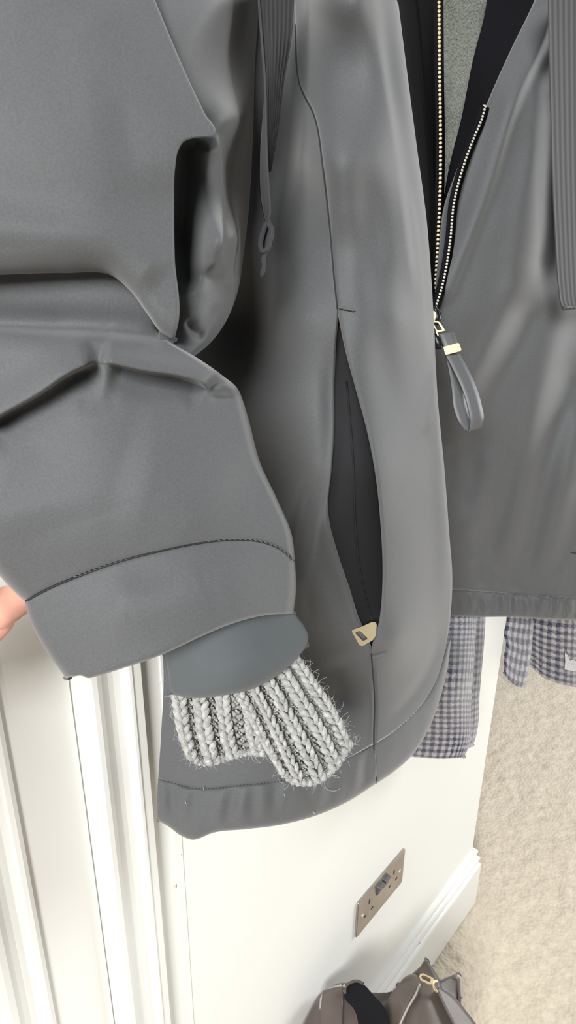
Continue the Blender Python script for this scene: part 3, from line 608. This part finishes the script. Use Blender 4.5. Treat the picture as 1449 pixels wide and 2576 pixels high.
# zip slider, ring and leather pull
zk = float(KO(1100, 800, .150))
sl = MB()
for P_, r_ in (([(1092,772),(1097,786),(1099,800),(1098,815)], [.002,.0034,.0038,.003]), ([(1100,778),(1106,790),(1107,806)], [.0012,.0022,.0012])):
    P_ = np.array(P_, float); V, Fc = tube_arrays(U(P_[:, 0], P_[:, 1], np.full(len(P_), zk + .006)), r_, 8); sl.add(V, Fc)
so = sl.build('zip_slider', M_blackmetal, J)
plate('slider_arm', [(1087,782),(1092,781),(1097,786),(1097,797),(1092,812),(1085,812),(1087,800)], None, zk - .001, .0025, M_gold, so)
ring = plate('pull_ring', [(1084,810),(1088,807),(1102,807),(1108,812),(1121,832),(1104,836),(1098,834)], [(1091,813),(1093,811),(1100,811),(1104,815),(1112,829),(1104,831),(1099,829)], zk - .003, .002, M_gold, so)
plate('ring_tongue', [(1095,832),(1100,833),(1104,845),(1101,846)], None, zk - .003, .002, M_gold, so)
Q = np.array([(1091,842),(1098,858),(1106,870),(1112,874)], float); tube('pull_knot', U(Q[:, 0], Q[:, 1], np.array([zk+.004]*4)), [.003,.0046,.0048,.002], M_blackmetal, so, 10)
def ribbon(name, path, wvec, m, parent, th=.0012):
    P = catmull(path, 60); A = U(P[:, 0], P[:, 1], P[:, 2]); nW = 4; rows = []
    for t in np.linspace(0, 1, nW): rows.append(U(P[:, 0] + wvec[0]*t, P[:, 1] + wvec[1]*t, P[:, 2] + wvec[2]*t))
    V = np.stack(rows, 1); return mesh_obj(name, V.reshape(-1, 3), grid_faces(60, nW), m, parent, solid=th, soff=0)
k0 = zk - .004
strap = ribbon('pull_strap', [(1120,892,k0),(1141,932,k0-.003),(1163,980,k0-.005),(1178,1030,k0-.005),(1183,1066,k0-.002),(1177,1086,k0+.004),(1160,1070,k0+.010),(1143,1032,k0+.012),(1136,975,k0+.010),(1129,932,k0+.006),(1121,895,k0+.003)], (33,-9,.006), M_strap, J)
ribbon('strap_end', [(1106,840,k0+.001),(1112,856,k0),(1120,880,k0)], (36,-4,.002), M_strap, strap, .003)
plate('strap_clip', [(1115,873),(1118,871),(1151,862),(1155,863),(1161,880),(1158,884),(1123,893),(1120,892)], None, k0 - .004, .007, M_gold, strap, .0004)
# pocket zip tab
tk = float(BODY(915, 1600)) - .014
tf = lambda x, y: tk + (np.asarray(x) - 885)*.00009
plate('pocket_zip_tab', [(885,1588),(889,1583),(910,1576),(937,1564),(945,1565),(948,1570),(946,1598),(937,1611),(912,1625),(904,1623)], [(893,1592),(895,1591),(901,1588),(905,1587),(907,1588),(911,1592),(925,1606),(922,1609),(914,1612),(910,1610)], tf, .0024, M_gold, J, .0005)

# --- wide ribbed drawstring tapes
def tape(name, T, B, L, R, fld, ribs, parent, amp=.0007, label=None, **k):
    o = sheet(name, T, B, L, R, fld, M_tape, parent, 2.4, solid=.0014, wave=lambda u, v, P: amp*np.cos(u*ribs*2*math.pi) + .0012*np.exp(-((u-.0)/.03)**2), **k)
    if label: o['label'] = label
    return o
TR = Field([(1380,-80,.172),(1480,-80,.175),(1390,400,.190),(1490,400,.192),(1410,780,.200),(1500,780,.205)])
tape('drawstring_tape', [(1378,-80),(1440,-80),(1505,-80)], [(1419,781),(1450,778),(1500,770)], [(1378,-80),(1381,100),(1386,300),(1390,450),(1397,600),(1405,720),(1411,762),(1419,781)], [(1505,-80),(1500,300),(1500,770)], TR, 9, J, label='wide ribbed tape hanging down the far front')
tube('tape_hem', U(np.array([1414,1440,1470,1498.]), np.array([774,772,768,764.]), TR(np.array([1414,1440,1470,1498.]), np.array([774,772,768,764.])) - .0012), .0016, M_tape, J, 6)
TL = Field([(650,-80,.43),(740,-80,.475),(655,100,.43),(738,100,.475),(667,330,.44),(705,330,.48),(676,500,.45),(690,500,.47)], (), 'k')
tape('drawstring_tape', [(648,-80),(700,-80),(744,-80)], [(670,430),(676,432),(682,430)], [(648,-80),(650,0),(658,120),(665,200),(668,330),(670,430)], [(744,-80),(740,0),(733,100),(716,200),(700,330),(682,430)], TL, 8, J, label='wide ribbed tape twisted edge-on beside the sleeve', amp=.0009)
Q = np.array([(649,-80),(651,0),(660,120),(667,205),(669,330),(673,430),(678,500),(679,535),(675,552),(681,566)], float)
tube('tape_selvedge', U(Q[:, 0], Q[:, 1], np.array([.428,.428,.428,.429,.437,.443,.447,.449,.449,.45])), .0008, M_tape, J, 6)
sheet('drawstring_tape', [(664,250),(666,250),(668,250)], [(668,566),(673,567),(679,566)], [(664,250),(653,400),(655,500),(668,566)], [(668,250),(673,430),(678,500),(679,566)], Field([(660,250,.446),(670,250,.44),(645,560,.475),(678,560,.452)], (), 'k'), M_tape, J, 4)
Q = np.array([(671,562),(681,572),(684,588),(679,606),(671,628),(660,632),(656,618),(658,596),(664,578)], float)
kn = catmull(Q, 40, True); V, Fc = tube_arrays(np.vstack([U(kn[:, 0], kn[:, 1], np.full(40, .450)), U(kn[:1, 0], kn[:1, 1], np.array([.45]))]), .0016, 8)
knot = mesh_obj('tape_knot', V, Fc, M_tape, J)
sheet('knot_filling', [(662,572),(672,570),(680,574)], [(657,625),(664,630),(672,626)], [(662,572),(657,600),(657,625)], [(680,574),(682,592),(672,626)], Field([(660,570,.456),(680,574,.452),(657,630,.458),(672,626,.455)], (), 'k'), M_tape, knot, 4)
Q = np.array([(668,628),(666,640),(662,652),(664,668),(661,682),(657,696)], float)
tube('tape_tail', U(Q[:, 0], Q[:, 1], np.full(6, .452)), [.0018,.0013,.0017,.0012,.0017,.0007], M_tape, J, 7)

# ------------------------------------------------------------------ checked coat behind
CO = empty('checked_coat', (.9, -.02, .82), 'navy and grey checked wool coat hanging behind the charcoal jacket', 'coat')
def coatF(c, folds=()): return Field(c, folds)
c1 = coatF([(1000,1500,.02),(1120,1500,.03),(1200,1500,.045),(1222,1500,.045),(1120,1560,.045),(1200,1570,.065),(1000,1700,.06),(1120,1700,.10),(1190,1700,.112),(1208,1700,.10),(1000,1905,.06),(1045,1905,.073),(1120,1905,.10),(1170,1905,.129),(1195,1870,.126)])
sheet('front_panel', [(1000,1500),(1100,1500),(1201,1500)], [(1000,1900),(1045,1905),(1110,1909),(1168,1906)], [(1000,1500),(1000,1700),(1000,1900)], [(1201,1500),(1197,1600),(1186,1760),(1178,1880),(1168,1906)], c1, M_check, CO, 5, roll={'R': (30, .012), 'B': (10, .005)}, tuck={'R': (6, .03, 10), 'B': (4, .012, 5)}, solid=.003)
c2 = coatF([(1150,1500,.03),(1222,1500,.035),(1215,1570,.05),(1150,1870,.09),(1196,1870,.095),(1210,1700,.085)])
sheet('back_panel', [(1130,1500),(1180,1500),(1224,1500)], [(1140,1885),(1170,1887),(1190,1876)], [(1130,1500),(1135,1660),(1140,1885)], [(1224,1500),(1219,1600),(1207,1740),(1198,1850),(1190,1876)], c2, M_check, CO, 5, roll={'R': (14, .008), 'B': (8, .004)}, tuck={'R': (5, .03, 8), 'B': (4, .01, 5)}, solid=.003)
c3 = coatF([(1270,1500,.075),(1340,1500,.095),(1268,1680,.115),(1325,1700,.13),(1300,1570,.105)])
sheet('belt_end', [(1275,1530),(1310,1530),(1345,1530)], [(1268,1695),(1282,1714),(1308,1729),(1320,1728)], [(1275,1530),(1274,1560),(1268,1600),(1272,1612),(1268,1650),(1268,1695)], [(1345,1530),(1340,1600),(1331,1680),(1320,1728)], c3, M_check, CO, 5, uvs=.75, roll={'R': (10, .005), 'B': (6, .003), 'L': (12, .006)}, tuck={'R': (4, .012, 4), 'L': (4, .02, 6), 'B': (3, .01, 3)}, solid=.003)
c4 = coatF([(1330,1480,.10),(1500,1480,.18),(1335,1680,.112),(1449,1725,.17),(1520,1730,.19),(1400,1600,.145)], [([(1370,1500),(1375,1600),(1400,1690)], -.008, 30, 30, .2)])
sheet('sleeve', [(1322,1500),(1420,1500),(1530,1500)], [(1322,1672),(1340,1682),(1366,1704),(1400,1718),(1449,1729),(1530,1735)], [(1322,1500),(1320,1600),(1322,1672)], [(1530,1500),(1530,1600),(1530,1735)], c4, M_check, CO, 5, uvs=.75, roll={'L': (12, .006), 'B': (8, .004)}, tuck={'L': (4, .02, 6), 'B': (5, .03, 8)}, solid=.003)
clb = plate('care_label', [(1421,1642),(1428,1648),(1434,1662),(1440,1660),(1462,1668),(1462,1692),(1420,1684),(1422,1664)], None, lambda x, y: c4(x, y) - .005, .0012, mat('label_white', (.55, .55, .56), .8, bump=(900, .4, .001), colnoise=(700, .3)), CO, 0)
clb['label'] = 'pale care label'
# ------------------------------------------------------------------ bag on the floor
BG = empty('leather_bag', (.70, -.13, 0), 'taupe leather handbag with gold clasp standing on the floor by the skirting', 'bag')
def bag_body():
    O = np.array([(752,2590),(790,2535),(822,2500),(872,2480),(925,2492),(985,2492),(1036,2458),(1073,2424),(1104,2468),(1150,2462),(1156,2500),(1182,2576),(1215,2650),(1060,2670),(930,2665),(800,2660),(745,2630)], float)
    W = catmull(U(O[:, 0], O[:, 1], KZ(O[:, 0], O[:, 1], .365)), 48, True); n = 48
    c = W.mean(0); a0 = np.unwrap(np.arctan2(W[:, 1]-c[1], W[:, 0]-c[0])); V = []
    zs = [0, .01, .05, .14, .24, .31, .345, .362]; mixs = [0, 0, 0, .1, .35, .7, .93, .97]
    for z, m in zip(zs, mixs):
        for j in range(n):
            cs, sn = math.cos(a0[j]), math.sin(a0[j]); k = (.95 if z < .005 else 1.0)
            b = np.array([.70 + .145*k*math.copysign(abs(cs)**.6, cs), -.145 + .10*k*math.copysign(abs(sn)**.6, sn)])
            p = b*(1-m) + (c[:2] + (W[j, :2]-c[:2])*.95)*m; V.append((p[0], p[1], z))
    Fc = [tuple(f) for f in grid_faces(len(zs), n, True, True)] + [tuple(range(n)), tuple(range((len(zs)-1)*n, len(zs)*n))[::-1]]
    o = mesh_obj('body', V, Fc, M_bag, BG)
    bm = bmesh.new(); bm.from_mesh(o.data); bmesh.ops.recalc_face_normals(bm, faces=bm.faces); bm.to_mesh(o.data); bm.free()
    return o
bag_body()
bz = lambda pts, z: Field([(x, y, float(KZ(x, y, z + dz))) for x, y, dz in pts], (), 'k')
f1 = bz([(760,2580,.0),(830,2490,.02),(880,2480,.015),(960,2560,.02),(800,2640,.01),(960,2650,.02)], .375)
sheet('rear_side', [(818,2496),(845,2476),(872,2472),(900,2480)], [(740,2640),(830,2650),(960,2650)], [(818,2496),(790,2530),(768,2570),(740,2640)], [(900,2480),(930,2520),(950,2570),(960,2650)], f1, M_bag, BG, 5, roll={'L': (40, .02), 'T': (14, .010)}, tuck={'L': (5, .015, 20), 'T': (5, .015, 10)}, solid=.002)
tube('piping', line3(f1, [(806,2540),(812,2505),(828,2490),(858,2480)], 24, .004), .0025, M_piping, BG, 8)
sheet('carry_strap', [(812,2492),(838,2484),(864,2481)], [(806,2640),(835,2640),(861,2640)], [(812,2492),(807,2540),(806,2640)], [(864,2481),(862,2540),(861,2640)], f1, M_bag, BG, 4, dk=-.012, solid=.004, roll={'T': (10, .008)}, tuck={'T': (4, .02, 6)})
Q = np.array([(864,2478),(870,2484),(872,2496),(868,2502),(866,2492)], float); tube('strap_buckle', U(Q[:, 0], Q[:, 1], f1(Q[:, 0], Q[:, 1]) - .013), .0022, M_steel, BG, 8)
f2 = bz([(866,2500,.0),(900,2468,.02),(965,2530,.02),(940,2580,.0)], .412)
hd = sheet('handle', [(868,2486),(880,2472),(902,2468),(915,2476)], [(905,2640),(940,2640),(985,2640)], [(868,2486),(866,2508),(890,2538),(905,2640)], [(915,2476),(945,2510),(966,2534),(985,2640)], f2, M_blackweb, BG, 4, roll={'T': (8, .006)}, tuck={'T': (4, .02, 8)}, solid=.005)
tube('piping', line3(f2, [(869,2500),(870,2482),(884,2471),(900,2468),(914,2475)], 24, .003), .0022, M_bagdark, BG, 8)
f3 = bz([(945,2580,-.01),(985,2500,.02),(1040,2450,.035),(1075,2416,.04),(1140,2500,.02),(1190,2580,.0),(1060,2520,.045),(1060,2650,.03)], .375)
sheet('peak', [(1036,2450),(1056,2432),(1073,2414),(1076,2416)], [(1040,2500),(1070,2520),(1110,2500),(1114,2490)], [(1036,2450),(1036,2475),(1040,2500)], [(1076,2416),(1092,2440),(1106,2464),(1114,2490)], f3, M_bag, BG, 4, dk=.012, roll={'T': (8, .008), 'R': (8, .008)}, tuck={'R': (5, .04, 10), 'T': (5, .05, 8)}, solid=.003)
sheet('side_gusset', [(1106,2466),(1130,2456),(1150,2450),(1157,2452)], [(1110,2520),(1130,2540),(1160,2540)], [(1106,2466),(1106,2490),(1110,2520)], [(1157,2452),(1160,2490),(1160,2540)], f3, M_bag, BG, 4, dk=.020, roll={'T': (8, .01), 'R': (8, .01)}, tuck={'R': (5, .05, 10), 'T': (5, .05, 8)}, solid=.003)
tube('piping', line3(f3, [(1148,2453),(1157,2458),(1160,2480),(1160,2510)], 20, -.015), .0022, M_piping, BG, 8)
sheet('front_side', [(985,2498),(1030,2478),(1062,2470),(1105,2492)], [(930,2650),(1060,2650),(1225,2650)], [(985,2498),(968,2530),(952,2570),(930,2650)], [(1105,2492),(1140,2510),(1175,2552),(1225,2650)], f3, M_bag, BG, 5, roll={'L': (14, .01), 'R': (30, .03)}, tuck={'L': (4, .03, 8), 'R': (6, .08, 30), 'T': (4, .03, -10)}, solid=.003)
sheet('top_flap', [(1000,2478),(1024,2454),(1042,2450),(1058,2462)], [(930,2650),(960,2650),(1000,2650)], [(1000,2478),(975,2515),(956,2560),(930,2650)], [(1058,2462),(1062,2482),(1030,2540),(1000,2650)], f3, M_bag, BG, 4, dk=-.012, roll={'R': (18, .012), 'T': (16, .012), 'L': (14, .008)}, tuck={'R': (5, .03, 6), 'T': (5, .04, 8), 'L': (5, .03, 6)}, solid=.003)
tube('piping', line3(f3, [(1056,2476),(1046,2500),(1026,2535),(1000,2590)], 24, .012), .0018, M_piping, BG, 8)
tube('piping', line3(f3, [(1024,2537),(1010,2560),(1000,2585)], 16, .003), .0015, M_piping, BG, 8)
sheet('shoulder_strap', [(1096,2490),(1102,2484),(1110,2486)], [(1145,2590),(1180,2600),(1215,2600)], [(1096,2490),(1110,2520),(1130,2560),(1145,2590)], [(1110,2486),(1140,2505),(1175,2545),(1215,2600)], f3, M_bag, BG, 4, dk=-.016, roll={'L': (8, .006), 'R': (12, .008)}, tuck={'R': (5, .03, 10), 'L': (4, .012, 4)}, solid=.003)
kc = float(f3(1080, 2470)) - .024
cl = plate('clasp', [(1054,2456),(1058,2450),(1066,2449),(1090,2460),(1093,2466),(1088,2477),(1080,2477),(1058,2467)], [(1060,2457),(1061,2455),(1066,2454),(1083,2462),(1084,2466),(1081,2471),(1079,2470),(1062,2462)], kc, .005, M_gold, BG, .001)
Q = np.array([(1101,2468),(1093,2468),(1089,2476),(1092,2488),(1098,2494),(1102,2492)], float); tube('clasp_hook', U(Q[:, 0], Q[:, 1], np.full(6, kc)), .0024, M_gold, cl, 8)

# ------------------------------------------------------------------ hand holding the sleeve at the picture's left edge
H = empty('person', tuple(U(-350, 1800, .36)), 'bare hand pinching the jacket sleeve near the cuff', 'person')
def hand():
    A = U(np.array(16.), np.array(1527.), np.array(.402)); R_, U_, F_ = ROT[:, 0], ROT[:, 1], -ROT[:, 2]
    P = lambda r, u, f: A + R_*r + U_*u + F_*f
    index = [(-.068,-.006,-.012,.0115), (-.032,.010,-.008,.0105), (-.006,-.002,.002,.0120), (.008,.006,.014,.0090)]
    middle = [(-.070,-.026,-.006,.0115), (-.044,-.016,.006,.0100), (-.022,-.022,.015,.0092), (-.012,-.012,.024,.0078)]
    ring = [(-.074,-.046,-.002,.0110), (-.056,-.038,.012,.0096), (-.036,-.042,.021,.0088), (-.026,-.032,.028,.0075)]
    little = [(-.080,-.064,.000,.0100), (-.066,-.058,.012,.0085), (-.050,-.060,.020,.0078), (-.042,-.052,.026,.0066)]
    thumb = [(-.100,-.050,-.062,.0150), (-.078,-.014,-.066,.0125), (-.046,.012,-.060,.0112), (-.020,.022,-.053,.0085)]
    wrist = (-.112,-.088,-.072,.026); elbow = (-.215,-.260,-.300,.042)
    mid = tuple((a+b)/2 for a, b in zip(wrist, elbow))
    chains = [[elbow, mid, wrist], [wrist, thumb[0]]] + [[wrist[:3] + (.018,), f[0]] + f[1:] for f in (index, middle, ring, little)] + [thumb]
    chains += [[a[0], b[0]] for a, b in ((index, middle), (middle, ring), (ring, little))]
    mb = MB()
    for ch in chains:
        Q = np.array([list(P(*c[:3])) + [c[3]] for c in ch]); d = np.r_[0, np.cumsum(np.linalg.norm(np.diff(Q[:, :3], axis=0), axis=1))]
        n = int(d[-1] / .0022) + 4; t = np.linspace(0, d[-1], n); C = np.stack([np.interp(t, d, Q[:, k]) for k in range(4)], -1)
        e = np.array([1., .86, .5, .08]); lead = np.array([0., .5, .866, 1.])
        t0 = C[0, :3]-C[1, :3]; t0 /= np.linalg.norm(t0); t1 = C[-1, :3]-C[-2, :3]; t1 /= np.linalg.norm(t1)
        pre = [np.r_[C[0, :3] + t0*C[0, 3]*lead[k], C[0, 3]*e[k]] for k in (3, 2, 1)]; post = [np.r_[C[-1, :3] + t1*C[-1, 3]*lead[k], C[-1, 3]*e[k]] for k in (1, 2, 3)]
        C = np.vstack(pre + [C] + post); V, Fc = tube_arrays(C[:, :3], C[:, 3], 14); mb.add(V, Fc)
    o = mb.build('hand', M_skin, H)
    bm = bmesh.new(); bm.from_mesh(o.data); bmesh.ops.recalc_face_normals(bm, faces=bm.faces); bm.to_mesh(o.data); bm.free()
    r = o.modifiers.new('remesh', 'REMESH'); r.mode = 'VOXEL'; r.voxel_size = .0018; r.use_smooth_shade = True
    m = o.modifiers.new('smooth', 'SMOOTH'); m.factor = .5; m.iterations = 8
    # thumb nail
    tip, ip = np.array(P(*thumb[3][:3])), np.array(P(*thumb[2][:3])); ax = (tip-ip)/np.linalg.norm(tip-ip); sd = np.cross(ax, F_); sd /= np.linalg.norm(sd); up = np.cross(sd, ax); up = up if up @ F_ < 0 else -up
    V = []; 
    for i_ in range(7):
        for j_ in range(7):
            a = (j_/6-.5)*1.5; l = (i_/6-.35)*.013; V.append(tip + ax*l + sd*math.sin(a)*.0072*(1-.25*(i_/6)**4) + up*(math.cos(a)*.0076 - .0004 - .0012*max(0, i_/6-.6)))
    nl = mesh_obj('nail', V, grid_faces(7, 7), M_nail, H, solid=.0006, soff=0)
    return o
hand()
